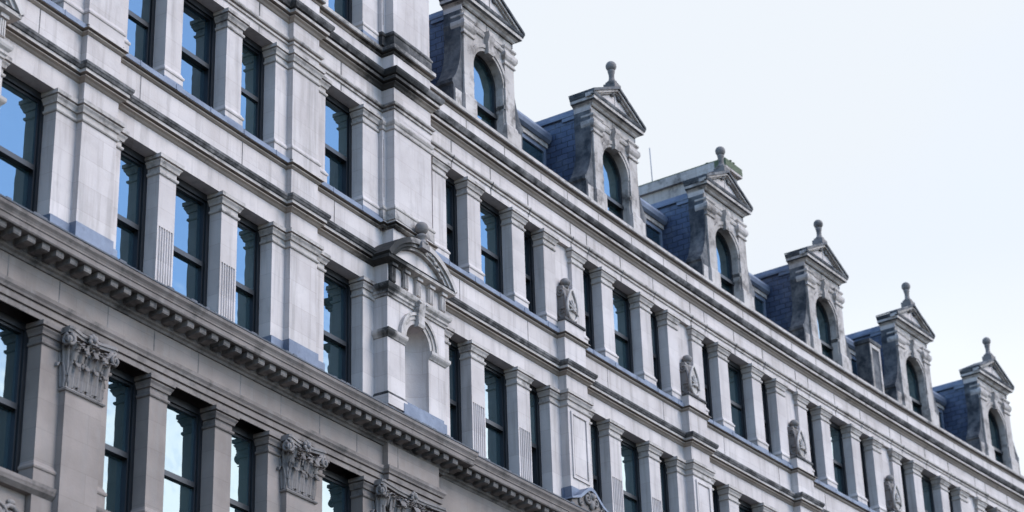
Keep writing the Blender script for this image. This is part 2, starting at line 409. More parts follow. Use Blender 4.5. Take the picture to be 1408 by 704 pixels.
# ---- lower entablature: architrave, modillion cornice with lead top
A_P = [(P1[0], P1[1], PD), (P2[0], P2[1], PD), (33.0, 34.93, .2)]
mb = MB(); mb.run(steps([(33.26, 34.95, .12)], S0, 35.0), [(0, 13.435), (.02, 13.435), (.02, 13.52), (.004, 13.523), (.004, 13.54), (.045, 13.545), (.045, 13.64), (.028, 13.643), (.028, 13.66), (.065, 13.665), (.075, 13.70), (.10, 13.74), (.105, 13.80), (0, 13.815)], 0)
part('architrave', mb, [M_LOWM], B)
cor = [(S0, 0.0), (35.25, 0.0), (35.25, -.1), (SE, -.1)]
mb = MB(); mb.run(cor, [(0, 14.23), (.03, 14.235), (.05, 14.27), (.09, 14.29), (.10, 14.335), (.10, 14.452), (.43, 14.45), (.445, 14.47), (.445, 14.55), (.46, 14.56), (.46, 14.585), (.475, 14.62), (.505, 14.66), (.51, 14.705), (.5, 14.72)], [2, 2, 2, 2, 2, 2, 0, 0, 0, 0, 0, 0, 0, 0])  # bed and soffit get the darker tone as painted shade
mb.run(cor, [(-.02, 14.722), (.515, 14.722), (.52, 14.745), (.40, 14.76), (-.02, 14.93)], 1)
for s in [S0+.2+.2*i+.05*random.random() for i in range(140)]:         # ragged lumps of lead dressed over the edge
    if random.random() < .55: continue
    d = .0 if s < 35.2 else -.1
    mb.box(s, s+random.uniform(.05, .16), d+.40, d+.505, 14.735, 14.745+random.uniform(.012, .04), 1)
part('modillion_cornice', mb, [M_LOWM, M_LEADD, M_GRIME_SHADE], B)
mb = MB()                                                               # each modillion block: a small scrolled bracket
mb.side([(.09, 14.445), (.09, 14.345), (.16, 14.325), (.26, 14.345), (.33, 14.338), (.375, 14.35), (.385, 14.38), (.385, 14.445)], -.085, .085)
me = mb.mesh('modillion', [M_GRIME_SHADE], False)  # brackets share the soffit's painted shade tone
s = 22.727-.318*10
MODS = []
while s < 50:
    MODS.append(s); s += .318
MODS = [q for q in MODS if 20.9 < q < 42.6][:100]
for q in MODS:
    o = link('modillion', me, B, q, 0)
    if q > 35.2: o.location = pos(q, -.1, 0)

# ---- string course, sill course, architrave, top cornice and coping
str_p = [(0, 17.77), (.025, 17.785), (.05, 17.81), (.09, 17.83), (.095, 17.845), (.03, 17.85), (.03, 17.882), (.125, 17.887), (.127, 17.94), (.15, 17.95), (.165, 17.985), (.178, 18.0), (.18, 18.05), (0, 18.115)]
str_m = [1, 1, 1, 1, 1, 3, 1, 0, 2, 2, 2, 2, 2]  # back of the undercut is coloured dark as a shadow line
for q in (steps(PAV[0:3], S0, 32.99), steps(GR, 34.94, SE)):
    mb = MB(); mb.run(q, str_p, str_m); part('string_course', mb, [M_MOULD, M_BED, M_SOOT, M_JOINT_SHADE], B)
sill_rs = PAV[:3]+[(33.17, 34.72, .09)]
def sill_path():
    pts = [(S0, 0)]
    for a, b, d in PAV[:3]: pts += [(a, 0), (a, d), (b, d), (b, 0)]
    pts += [(33.17, 0), (33.17, .09), (33.29, .09), (33.29, .29), (34.6, .29), (34.6, .09), (34.72, .09), (34.72, 0)]
    for a, b, d in GR: pts += [(a, 0), (a, d), (b, d), (b, 0)]
    return pts+[(SE, 0)]
SP = sill_path()
mb = MB(); mb.run(SP, [(0, 18.655), (.02, 18.665), (.05, 18.69), (.055, 18.71), (.01, 18.713), (.01, 18.738), (.09, 18.742), (.09, 18.75), (0, 18.76)], [0, 0, 0, 0, 2, 0, 1, 1])  # dark strip in the quirk is painted shade
part('sill_moulding', mb, [M_BED, M_MOULD, M_JOINT_SHADE], B)
def lead_sills(rs, z, thick):
    for a, b in rs:
        mb = MB(); mb.box(a, b, -.42, .105, z+.002, z+thick)
        x = a+.5
        while x < b-.2: mb.box(x, x+.025, -.3, .113, z+.004, z+thick+.008); x += .95
        part('lead_sill', mb, [M_LEAD], B)
spans = [(P0[1]+.4, P1[0]-.01), (P1[1]+.01, P2[0]-.01), (P2[1]+.01, 33.16), (34.98, GAPS[0]-.45)]+[(a+.45, b-.45) for a, b in zip(GAPS, GAPS[1:])]
lead_sills(spans, 18.745, .095)
for a, b, d in PAV[:3]+GR:                                              # stone blocks on the sill line under the pier fronts
    ps = MB(); ps.box(a-.002, b+.002, -.3, d+.03, 18.762, 18.86); part('plinth_block', ps, [M_STONE], B)
ps = MB(); ps.box(33.17, 34.72, -.3, .11, 18.762, 18.858); ps.box(33.29, 34.6, -.28, .31, 18.764, 18.86)
part('plinth_block', ps, [M_STONE], B)
mb = MB(); mb.run(steps(PAV, S0, SE), [(0, 21.275), (.03, 21.285), (.035, 21.325), (.01, 21.33), (.01, 21.352), (.06, 21.357), (.075, 21.38), (.075, 21.41), (0, 21.43)], [0]*8)
part('upper_architrave', mb, [M_MOULD], B)
for x in cj:
    if x < 35: continue
    mb = MB(); mb.run([(x-.017, 0), (x+.017, 0)], [(.003, 21.125), (.004, 21.275), (.034, 21.285), (.039, 21.33), (.064, 21.352), (.079, 21.38), (.079, 21.41), (.004, 21.44)]); part('joint_stain', mb, [M_JOINT_SHADE], B)
mb = MB(); mb.run(steps(PAV, S0, SE), [(0, 21.77), (.025, 21.785), (.05, 21.82), (.09, 21.845), (.10, 21.86), (.03, 21.865), (.03, 21.898), (.14, 21.903), (.145, 21.96), (.12, 21.965), (.12, 21.985), (.175, 21.99), (.20, 22.03), (.215, 22.06), (.218, 22.11), (0, 22.17)], [1, 1, 1, 1, 1, 3, 1, 0, 0, 3, 2, 2, 2, 2, 2])  # both recess backs carry painted shadow lines
part('top_cornice', mb, [M_MOULD, M_BED, M_SOOT, M_JOINT_SHADE], B)
mb = MB(); mb.run(steps(PAV, S0, SE), [(0, 22.535), (.02, 22.545), (.04, 22.57), (.01, 22.575), (.01, 22.605), (.085, 22.612), (.09, 22.64), (.09, 22.715), (.075, 22.73), (-.05, 22.75)], [1, 1, 1, 3, 1, 2, 0, 0, 0])  # shade under the coping edge is coloured into its recess
mb.box(S0, SE, -.55, -.02, 22.56, 22.748, 0)
for a, b, d in PAV: mb.box(a+.02, b-.02, -.3, d-.02, 22.57, 22.748, 0)
part('coping', mb, [M_MOULD, M_BED, M_SOOT, M_JOINT_SHADE], B)

# ---- pilasters and piers
CAP_P = [(0, 0), (.02, .002), (.032, .02), (.032, .05), (.002, .055), (.002, .15), (.03, .155), (.045, .20), (.07, .235), (.075, .25), (.045, .255), (.045, .275), (.09, .28), (.09, .35), (0, .352)]
BASE_P = [(0, 0), (.03, 0), (.03, .205), (.045, .215), (.052, .24), (.045, .265), (.025, .285), (.015, .315), (0, .335)]
def around(w, dd=-.42, front=0.0): return [(0, dd), (0, front), (w, front), (w, dd)]
MESH = {}
def pil_mesh(kind, w, z0, z1, capm, sh):
    key = (kind, round(w, 3), z0)
    if key in MESH: return MESH[key]
    a = MB(); zt = z1
    if kind == 'fluted':                       # five cable flutes in the lower half of the face
        zf = 16.115; nf = 6
        pts = [(0, -.5), (0, 0), (.03, 0)]
        wf = (w-.06)/nf
        for i in range(nf):
            x = .03+i*wf
            pts += [(x+wf*.14, 0), (x+wf*.24, -.02), (x+wf*.5, -.03), (x+wf*.76, -.02), (x+wf*.86, 0)]
        pts += [(w-.03, 0), (w, 0), (w, -.5)]
        a.plan(pts, z0, zf); a.box(0, w, -.5, 0, zf-.001, zt)
    else: a.box(0, w, -.5, 0, z0, zt)
    c = MB(); c.run(around(w), [(p, z1-.356+q) for p, q in CAP_P]); c.box(.002, w-.002, -.4, -.002, z1-.35, z1-.004)
    e = MB()
    if kind == 'based': e.run(around(w), [(p, z0+q) for p, q in BASE_P]); e.box(-.036, w+.036, -.41, .036, z0+.004, z0+.10, 1)
    r = (a.mesh('pilaster', [sh], False), c.mesh('capital', [capm], False), e.mesh('base', [sh, M_LEAD], False) if kind == 'based' else None)
    MESH[key] = r; return r
def pilaster(s, w, z0, z1, kind, sh=M_STONE, capm=M_MOULD):
    a, c, e = pil_mesh(kind, w, z0, z1, capm, sh)
    o = link('pilaster', a, B, s, 0)
    sub('capital', c, o)
    if e: sub('base', e, o)
ZA, ZB, ZC, ZD = (10.90, 13.436), (14.85, 17.412), (18.84, 21.122), (22.75, 25.05)
# pavilion
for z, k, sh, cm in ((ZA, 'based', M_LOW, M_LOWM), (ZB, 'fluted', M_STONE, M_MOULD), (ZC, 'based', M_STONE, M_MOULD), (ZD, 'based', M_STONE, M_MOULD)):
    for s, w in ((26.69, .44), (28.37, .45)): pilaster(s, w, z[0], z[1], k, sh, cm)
    pilaster(32.625, .36 if z is ZB else .54, z[0], z[1], 'based' if k == 'based' else 'plain', sh, cm)
for z in (ZB, ZC): pilaster(22.35, .53, z[0], z[1], 'plain' if z is ZB else 'based')
# right range
for i in range(NB):
    c = BAY+i*PER
    for dx, w, kb in ((-2.4, .49, 'plain'), (-1.11, .49, 'fluted'), (.62, .49, 'fluted'), (1.9, .46, 'plain')):
        pilaster(c+dx, w, ZC[0], ZC[1], 'based')
        if i < 4: pilaster(c+dx, w, ZB[0], ZB[1], kb)

def pier(s0, a, b, s1, dd, z0, z1, sh, capm, base=True, panel=False, cap=True, lead=0.0, leadz=0.0):
    """wide pier: flanks s0..s1 on the wall plane, projecting front a..b"""
    x = lambda q: q-s0
    m1 = MB(); m1.box(0, s1-s0, -.5, 0, z0, z1); m1.box(x(a), x(b), -.3, dd, z0+.002, z1-.002)
    if panel:                                  # raised border round a sunk panel
        p, w = x(a), b-a
        zz0, zz1 = z0+.62, z1-.44
        for (u0_, u1_, v0, v1) in ((p+.10, p+.16, zz0, zz1), (p+w-.16, p+w-.10, zz0, zz1), (p+.16, p+w-.16, zz0, zz0+.06), (p+.16, p+w-.16, zz1-.06, zz1)):
            m1.box(u0_, u1_, dd-.02, dd+.028, v0, v1, 0)
        for (u0_, u1_, v0, v1) in ((p+.20, p+w-.20, zz0+.10, zz1-.10),): m1.box(u0_, u1_, dd-.02, dd+.012, v0, v1, 0)
    if leadz:
        m1.box(-.01, s1-s0+.01, -.4, .03, z0+.05, leadz-.03, 1); m1.box(x(a)-.03, x(b)+.03, -.3, dd+.03, z0+.052, leadz, 1)
    o = link('pier', m1.mesh('pier', [sh, M_LEAD], False), B, s0, 0)
    path = [(0, -.42), (0, 0), (x(a), 0), (x(a), dd), (x(b), dd), (x(b), 0), (s1-s0, 0), (s1-s0, -.42)]
    if cap:
        m2 = MB(); m2.run(path, [(p, z1-.356+q) for p, q in CAP_P])
        sub('capital', m2.mesh('capital', [capm], False), o)
    if base:
        m3 = MB(); m3.run(path, [(p, z0+q) for p, q in BASE_P])
        sub('base', m3.mesh('base', [sh], False), o)
    return o
for (p, f0, f1) in ((P1, 24.12, 25.70), (P2, 29.82, 31.4)):
    pier(f0, p[0], p[1], f1, PD, ZB[0], ZB[1], M_STONE, M_MOULD, base=False, leadz=15.27)
    pier(f0, p[0], p[1], f1, PD, ZC[0], ZC[1], M_STONE, M_MOULD)
    pier(f0, p[0], p[1], f1, PD, ZD[0], ZD[1], M_STONE, M_MOULD)
for i in range(4):
    g = GAPS[i]
    pier(g-.5, g-.435, g+.435, g+.5, RD, ZB[0], ZB[1], M_STONE, M_MOULD, base=False, panel=True, leadz=15.25)
for a, b, d in [(g-.40, g+.40, -.09) for g in GAPS]+[(34.6, 35.08, -.06)]:
    mb = MB(); mb.box(a, b, -.5, d, ZC[0], ZC[1]-.01); part('recess_wall', mb, [M_STONE], B)
def tower(P, z0, z1, base, cap):
    a, b = P; s0 = a-.12; s1 = b+.12
    m1 = MB(); m1.box(0, s1-s0, -.5, .09, z0, z1); m1.box(.12, .12+b-a, -.3, .29, z0+.002, z1-.002)
    m1.box(.035, .05, .08, .094, z0+.5, z1-.5, 1)
    o = link('tower_pier', m1.mesh('tower_pier', [M_STONE, M_JOINT_SHADE], False), B, s0, 0)
    path = [(0, -.42), (0, .09), (.12, .09), (.12, .29), (.12+b-a, .29), (.12+b-a, .09), (s1-s0, .09), (s1-s0, -.42)]
    if cap:
        m2 = MB(); m2.run(path, [(p, z1-.30+q) for p, q in [(0, 0), (.02, .003), (.03, .02), (.03, .05), (.012, .06), (.012, .10), (.03, .12), (.045, .16), (.045, .19), (0, .2)]])
        sub('capital', m2.mesh('capital', [M_MOULD], False), o)
    if base:
        m3 = MB(); m3.run(path, [(p, z0+q) for p, q in BASE_P]); sub('base', m3.mesh('base', [M_SOOT if z0 > 22 else M_MOULD], False), o)
tower(P3, ZC[0], ZC[1], True, True); tower(P3, ZD[0], 26.6, True, False)
tower(P0, ZC[0], ZC[1], True, True); tower(P0, ZD[0], 26.6, True, False)

# lower row wide piers with leafy capitals
def leafy_capital(a, b, dd, z0, z1):
    w = b-a; mb = MB()
    mb.run([(0, -.3), (0, dd), (w, dd), (w, -.3)], [(0, z0-.05), (.03, z0-.045), (.045, z0-.02), (.03, z0), (0, z0+.005)])
    mb.box(.012, w-.012, -.3, dd-.005, z0, z1-.1, 1)  # bell block coloured dark, as shade behind the leaves
    h = z1-z0
    n = 4
    for i in range(n):
        x = w*(i+.5)/n
        mb.leaf((x, dd, z0+.01), w/n*1.02, h*.42, .10)
    for i in range(3):
        x = w*(i+1)/n
        mb.leaf((x, dd+.012, z0+.05), w/n*1.05, h*.66, .15)
    for x, nd in ((0, (-1, 0)), (w, (1, 0))):
        for dq in (dd-.09, dd-.28):
            mb.leaf((x, dq, z0+.01), .2, h*.42, .09, nd)
        mb.leaf((x, dd-.18, z0+.05), .2, h*.66, .13, nd)
    for x, f in ((0, -1), (w, 1)):             # corner volutes under the abacus
        mb.leaf((x-f*.03, dd-.02, z0+.2), .2, h*.68, .14, (f*.7071, .7071))
        mb.spiral((x+f*.10, dd+.13, z1-.22), .095, 1.5, .032, 's', f, a0=pi*.5)
        mb.spiral((x+f*.13, dd+.10, z1-.22), .095, 1.5, .032, 'd', 1, a0=pi*.5)
        mb.tube([(x-f*.22, dd+.02, z0+h*.45), (x-f*.10, dd+.06, z0+h*.68), (x+f*.03, dd+.12, z1-.11)], [.03, .035, .04])
        mb.spiral((x-f*.27, dd+.07, z1-.25), .085, 1.5, .026, 's', -f, a0=pi*.5)
    c = w/2                                     # flower in the middle of the abacus
    for k in range(7):
        q = 2*pi*k/7; mb.ball((c+.075*cos(q), dd+.13, z1-.07+.075*sin(q)), .045, 0, 5, (1, .7, 1))
    mb.ball((c, dd+.155, z1-.07), .045, 0, 5)
    for k in range(int(34*w/.85)):               # small curling leaflets in the upper half
        x = random.uniform(.02, w-.02); mb.leaf((x, dd+random.uniform(.0, .07), random.uniform(z0+.42*h, z1-.34)), random.uniform(.10, .17), random.uniform(.14, .24), random.uniform(.07, .13), (sin(random.uniform(-.7, .7)), 1), 0, 6, 5)
    for k in range(26):                         # deep cut crumbs of foliage between the leaves
        mb.ball((random.uniform(.05, w-.05), dd+random.uniform(.02, .09), random.uniform(z0+.35*h, z1-.16)), random.uniform(.022, .045), 0, 4, (1, .8, 1.3))
    ab = [(-.14, dd+.14), (-.08, dd+.16), (w*.25, dd+.09), (w*.5, dd+.075), (w*.75, dd+.09), (w+.08, dd+.16), (w+.14, dd+.14), (w+.14, dd+.05), (w+.07, -.3), (-.07, -.3), (-.14, dd+.05)]
    mb.plan([(x*1.0, q-.02) for x, q in ab], z1-.10, z1-.05); mb.plan(ab, z1-.05, z1-.004)
    return mb
for (p, f0, f1) in ((P1, 24.15, 25.70), (P2, 29.82, 31.4), ((33.0, 34.85), 32.98, 34.95)):
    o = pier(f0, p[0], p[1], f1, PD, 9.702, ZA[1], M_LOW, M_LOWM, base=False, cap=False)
    lc = leafy_capital(p[0], p[1], PD, 12.50, 13.434)
    me = lc.mesh('leaf_capital', [M_CARVE, M_HOLLOW_SHADE], False)
    c = sub('leaf_capital', me, o); c.location = (p[0]-f0, 0, 0)
    w = f1-f0                                   # plain capitals on the flanks beside it
    for x0, x1 in ((0, p[0]-f0-.02), (p[1]-f0+.02, w)):
        if x1-x0 < .12: continue
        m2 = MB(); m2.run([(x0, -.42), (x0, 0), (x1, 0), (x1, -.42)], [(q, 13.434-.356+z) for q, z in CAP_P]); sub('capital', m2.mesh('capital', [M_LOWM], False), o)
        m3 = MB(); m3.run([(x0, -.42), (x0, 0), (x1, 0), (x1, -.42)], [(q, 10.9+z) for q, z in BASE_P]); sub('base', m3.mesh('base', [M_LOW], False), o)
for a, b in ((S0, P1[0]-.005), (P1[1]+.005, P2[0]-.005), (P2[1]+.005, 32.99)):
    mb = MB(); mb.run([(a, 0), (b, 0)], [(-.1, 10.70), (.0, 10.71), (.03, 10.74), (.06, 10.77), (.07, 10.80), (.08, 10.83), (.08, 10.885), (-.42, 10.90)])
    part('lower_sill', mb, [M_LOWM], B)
def relief(w, h):
    mb = MB(); 
    mb.ball((w/2, -.06, h*.5), .17, 0, 8, (1, .45, 1)); mb.spiral((w/2, -.05, h*.5), .25, 1, .03, 's', 1)
    k = max(2, int(w/.55))
    for i in range(k):
        x = w*(i+.5)/k
        if abs(x-w/2) < .2: continue
        f = 1 if x > w/2 else -1
        mb.spiral((x, -.07, h*.55), .22, 1.9, .045, 's', f, a0=-pi/2 if i % 2 else pi/2)
        for j in range(6):
            q = random.uniform(0, 2*pi); mb.ball((x+.26*cos(q), -.08, h*.5+.28*sin(q)), random.uniform(.04, .075), 0, 5, (1.5, .6, .8))
    return mb
for a, b in ((22.9, 24.1), (25.75, 29.8), (31.4, 32.6)):
    part('relief_panel', relief(b-a, .95), [M_CARVE], B, a, 9.75)

# ---- sash windows
def window_mesh(w, z0, z1, rail):
    key = ('win', round(w, 3), z0)
    if key in MESH: return MESH[key]
    f = MB(); d0, d1 = -.40, -.255; st = .085
    f.box(0, st, d0, d1, z0, z1); f.box(w-st, w, d0, d1, z0, z1); f.box(st, w-st, d0, d1, z1-.12, z1); f.box(st, w-st, d0, d1, z0, z0+.09)
    g = .035
    f.box(st, st+g, d0, -.295, z0+.09, z1-.12); f.box(w-st-g, w-st, d0, -.295, z0+.09, z1-.12)
    f.box(st+g, w-st-g, d0, -.285, rail-.045, rail+.045)
    f.box(st+g, w-st-g, d0, -.297, z1-.165, z1-.12)
    up = MB(); up.box(st+g, w-st-g, -.335, -.325, rail+.046, z1-.166)
    lo = MB(); lo.box(st+g, w-st-g, -.375, -.365, z0+.091, rail-.046)
    r = (f.mesh('window', [M_FRAME], False), up.mesh('pane', [M_GLASS], False), lo.mesh('pane', [M_GLASS], False))
    MESH[key] = r; return r
def window(s, w, z0, z1, rail):
    f, up, lo = window_mesh(w, z0, z1, rail)
    o = link('window', f, B, s, 0)
    for q in (up, lo):
        p = sub('pane', q, o); p.rotation_euler = (random.uniform(-.002, .002), 0, random.uniform(-.006, .006))
wa = [(22.9, 1.24), (25.70, .99), (27.13, 1.24), (28.82, 1.0), (31.4, 1.225)]
for z0, z1, rl in ((10.88, 13.44, 12.09), (14.86, 17.41, 16.08), (18.83, 21.12, 19.975), (22.75, 25.05, 23.9)):
    for s, w in wa: window(s+.001, w-.002, z0, z1-.003, rl)
for i in range(NB):
    c = BAY+i*PER
    for dx, w in ((-1.91, .80), (-.62, 1.24), (1.11, .79)):
        window(c+dx+.001, w-.002, 18.83, 21.117, 19.975)
        if i < 4: window(c+dx+.001, w-.002, 14.86, 17.407, 16.08)
mb = MB(); mb.box(S0, SE, -1.0, -.56, -EYE, 22.6)
part('back_wall', mb, [M_LOW], B)
# top storey of the pavilion above the frame
mb = MB(); mb.box(S0, 34.72, -.55, 0, 25.05, 26.4); mb.run(steps([(P2[0], P2[1], PD)], S0, 33.1), [(0, 25.7), (.1, 25.75), (.2, 25.85), (.25, 25.95), (0, 26.0)])
mb.box(S0, 34.4, -9, -.56, 22.6, 26.3)
part('attic_storey', mb, [M_STONE], B)

# ---- niche with segmental pediment on the pavilion's end piers
def niche():
    N = .31; hw = .975
    body = MB()
    r = .40; zs = 16.42; zt = 17.06; zb = 14.86
    body.box(-hw, -r, -.45, N, zb, zs); body.box(r, hw, -.45, N, zb, zs)
    n = 14; arc = [(r*cos(pi-pi*i/n), zs+r*sin(pi*i/n)) for i in range(n+1)]
    for i in range(n):
        (x0, q0), (x1, q1) = arc[i], arc[i+1]
        body.prism([(x0, q0), (x1, q1), (x1, zt+.05), (x0, zt+.05)], -.45, N)
    body.box(-hw, -r, -.45, N, zs, zt+.05); body.box(r, hw, -.45, N, zs, zt+.05)
    body.box(-hw, hw, -.45, N, zt+.05, 17.42)
    body.box(-r, r, -.2, N-.05, zb, 15.12, 0)
    k = 10                                      # curved back of the niche and its quarter-dome
    vs = []; fs = []
    zz = [15.1, 15.7, zs]
    for z in zz:
        for i in range(k+1): a = pi*i/k; vs.append((-r*cos(a), N-.06-.36*sin(a), z))
    for j in range(1, 7):
        e = pi/2*j/6
        for i in range(k+1):
            a = pi*i/k; vs.append((-r*cos(e)*cos(a), N-.06-.36*cos(e)*sin(a), zs+r*sin(e)))
    rows = len(vs)//(k+1)
    for j in range(rows-1):
        for i in range(k): fs.append((j*(k+1)+i, j*(k+1)+i+1, (j+1)*(k+1)+i+1, (j+1)*(k+1)+i))
    body.add(vs, fs, 0, True)
    fr = MB(); fr.box(-hw, hw, -.4, N, 17.42, 17.84)
    im = MB(); im2 = MB()
    ip = [(0, 16.27), (.02, 16.275), (.035, 16.30), (.07, 16.34), (.085, 16.37), (.085, 16.425), (0, 16.43)]
    im.run([(-hw, -.3), (-hw, N), (-r, N)], ip); im2.run([(r, N), (hw, N), (hw, -.3)], ip)
    ar = MB(); ri, ro = r+.004, r+.235
    for q0, q1, dq in ((ri, ri+.09, .035), (ri+.09, ri+.17, .055), (ri+.17, ro, .085)):
        for i in range(n):
            a, b = pi*i/n, pi*(i+1)/n
            ar.prism([(q0*cos(a), zs+q0*sin(a)), (q1*cos(a), zs+q1*sin(a)), (q1*cos(b), zs+q1*sin(b)), (q0*cos(b), zs+q0*sin(b))], N-.01, N+dq)
    ky = MB(); ky.side([(N, 16.76), (N+.11, 16.76), (N+.13, 16.82), (N+.12, 17.0), (N+.17, 17.25), (N+.15, 17.30), (N, 17.30)], -.105, .105)
    ky.spiral((-.108, N+.12, 17.21), .07, 1.3, .018, 'd', 1); ky.spiral((.108, N+.12, 17.21), .07, 1.3, .018, 'd', 1)
    en = MB(); en.run([(-hw, -.3), (-hw, N), (hw, N), (hw, -.3)], [(0, 17.10), (.03, 17.11), (.035, 17.15), (.06, 17.17), (.06, 17.22), (.10, 17.26), (.115, 17.30), (.12, 17.35), (0, 17.40)])
    tgs = []
    for i in range(5):
        x = -hw+.12+(2*hw-.24)*i/4; tg = MB(); tgs.append(('triglyph', tg, [M_MOULD]))
        tg.box(x-.08, x+.08, N-.01, N+.06, 17.42, 17.80)
        for q in (-.047, 0, .047): tg.box(x+q-.013, x+q+.013, N+.055, N+.078, 17.43, 17.72)
        tg.box(x-.09, x+.09, N-.01, N+.11, 17.74, 17.80)
    pc = MB(); zc = 17.80
    pc.run([(-hw, -.25), (-hw, N), (hw, N), (hw, -.25)], [(0, zc-.02), (.06, zc), (.14, zc+.02), (.17, zc+.03), (.18, zc+.085), (.20, zc+.10), (0, zc+.13)], [0, 0, 0, 0, 1, 1])
    # segmental arc: chord 2*(hw+.18), rise .62
    c = hw+.16; h = .60; R = (c*c+h*h)/(2*h); zc2 = zc+.10+h-R; th = math.asin(c/R)
    def arcpts(rad, nn=20): return [(rad*sin(-th+2*th*i/nn), zc2+rad*cos(-th+2*th*i/nn)) for i in range(nn+1)]
    def ring(q0, q1, dfront, m=0, dback=-.2):
        A_, B_ = arcpts(q0), arcpts(q1)
        for i in range(20): pc.prism([A_[i], B_[i], B_[i+1], A_[i+1]], dback, dfront, m)
    ring(R-.05, R+.06, N+.20, 0, -.3); ring(R-.115, R-.05, N+.155, 0); ring(R-.175, R-.115, N+.115, 0)
    T = arcpts(R-.17); T = [q for q in T if q[1] > zc+.115]
    pc.prism([(T[-1][0], zc+.115)]+[(T[0][0], zc+.115)]+T, -.1, N+.03, 2)
    fi = MB(); zf = zc2+R-.06; fd = N+.15
    fi.box(-.13, .13, fd-.13, fd+.10, zf-.06, zf+.06)
    fi.lathe(0, fd, [(.12, zf+.06), (.13, zf+.09), (.085, zf+.12), (.075, zf+.18), (.115, zf+.21), (.125, zf+.25), (.07, zf+.28), (.06, zf+.30)])
    fi.ball((0, fd, zf+.42), .135)
    sw = []
    for f in (1,):
        sg = MB(); sw.append(('carved_swag', sg, [M_MOULD]))
        sg.spiral((f*.20, fd-.03, zf+.0), .11, 1.4, .035, 's', f, a0=pi/2)
        for k2 in range(6): sg.ball((f*(.29+.10*k2), fd-.02, zf-.03-.035*k2-.013*k2*k2), .06-.005*k2, 0, 5, (1.2, .8, .9))
    pl = MB(); pl.box(-.52, .92, -.1, N+.06, 14.8, 15.06); pl.box(-.45, .85, -.1, N+.04, 15.06, 15.13)
    pb = MB(); pb.run([(-hw, -.3), (-hw, N), (-r-.0, N)], [(0, 14.9), (.05, 14.9), (.05, 15.10), (.03, 15.15), (0, 15.18)], [0, 0, 1, 1])
    return [('wall_panel', body, [M_STONE]), ('frieze', fr, [M_STONE]), ('impost', im, [M_MOULD]), ('impost', im2, [M_MOULD]), ('archivolt', ar, [M_MOULD]), ('keystone', ky, [M_MOULD]), ('entablature', en, [M_MOULD]),
            *tgs, ('pediment', pc, [M_MOULD, M_SOOT, M_STONE]), ('finial', fi, [M_CARVE]), *sw, ('lead_plinth', pl, [M_LEAD]), ('base', pb, [M_STONE, M_SOOT])]
kit = [(nm, mb.mesh(nm, ms, False)) for nm, mb, ms in niche()]
for s in (33.965, 21.545):
    o = link('niche', kit[0][1], B, s, 0)
    for nm, me in kit[1:]: sub(nm, me, o)

# ---- carved consoles on the upper piers
def console():
    pd = MB(); pd.box(-.40, .40, -.08, RD+.02, 18.862, 19.06); pd.run([(-.40, -.08), (-.40, RD+.02), (.40, RD+.02), (.40, -.08)], [(0, 19.06), (.03, 19.065), (.035, 19.10), (.02, 19.13), (0, 19.14)], [1, 1, 1, 1]); pd.box(-.395, .395, -.08, RD+.015, 19.05, 19.135)
    b = MB()
    b.side([(-.09, 19.13), (.13, 19.13), (.16, 19.25), (.14, 19.5), (.06, 19.72), (.04, 19.85), (.07, 19.95), (.05, 20.02), (-.09, 20.02)], -.17, .17, 0)
    for f in (-1, 1):
        b.spiral((f*.175, .05, 19.33), .15, 1.5, .035, 'd', 1); b.spiral((f*.175, .0, 19.86), .10, 1.4, .03, 'd', 1, a0=pi)
        b.tube([(f*.18, .14, 19.2), (f*.2, .16, 19.45), (f*.15, .10, 19.72), (f*.12, .06, 19.9)], [.03, .04, .035, .03])
    b.lathe(0, .02, [(.06, 20.0), (.09, 20.03), (.07, 20.06), (.1, 20.09)], 0, 12)
    b.ball((0, .03, 20.14), .12, 0, 8, (1.05, 1, .85))
    s = MB(); n = 20                            # almond shell on the face, ribbed from its foot
    rim = []
    for i in range(n+1):
        a = -pi/2+2*pi*i/n; x = .215*cos(a); z = .33*sin(a)
        if z > 0: x *= 1-.55*(z/.33)**1.5
        rim.append((x, .19-.02*0, 19.50+z*(1.25 if z > 0 else 1)))
    s.tube(rim, .03)
    s.add([(0, .19, 19.48)]+[(p[0], .17, p[2]) for p in rim[:-1]], [(0, 1+i, 1+(i+1) % n) for i in range(n)], 0, True)
    for k in range(7):
        a = radians(-30+40*k); s.tube([(0, .2, 19.42), (.09*sin(a-1.57), .215, 19.46+.09*cos(a-1.57)), (.16*sin(a-1.57), .19, 19.48+.2*cos(a-1.57))], [.03, .028, .012], 0, 5)
    s.ball((0, .2, 19.42), .05)
    return [('console', b, [M_CARVE]), ('pedestal', pd, [M_STONE, M_SOOT]), ('carved_shell', s, [M_MOULD])]
kit = [(nm, mb.mesh(nm, ms, False)) for nm, mb, ms in console()]
for g in GAPS:
    o = link('console', kit[0][1], B, g-.02, 0)
    for nm, me in kit[1:]: sub(nm, me, o)

# ---- small scrolled gable standing on the lower cornice
def gablet():
    m = MB(); d0, d1 = -.05, .47
    m.prism([(-.75, 14.76), (-.75, 14.86), (-.45, 14.98), (-.12, 15.22), (0, 15.25), (.12, 15.22), (.45, 14.98), (.75, 14.86), (.75, 14.76)], d0, d1, 0)
    r = MB(); r.prism([(-.82, 14.86), (-.80, 14.90), (-.48, 15.02), (-.13, 15.27), (0, 15.31), (.13, 15.27), (.48, 15.02), (.80, 14.90), (.82, 14.86), (.45, 14.965), (.11, 15.20), (0, 15.23), (-.11, 15.20), (-.45, 14.965)], d0, d1+.05, 0)
    o = MB()
    for f in (-1, 1): o.spiral((f*.16, d1+.03, 15.02), .13, 1.6, .04, 's', f, a0=pi/2); o.spiral((f*.42, d1+.02, 14.88), .08, 1.4, .03, 's', -f, a0=pi/2)
    o.ball((0, d1+.04, 15.10), .08, 0, 6); o.ball((0, d1+.03, 14.92), .09, 0, 6, (1, .6, 1.3))
    return m, r, o
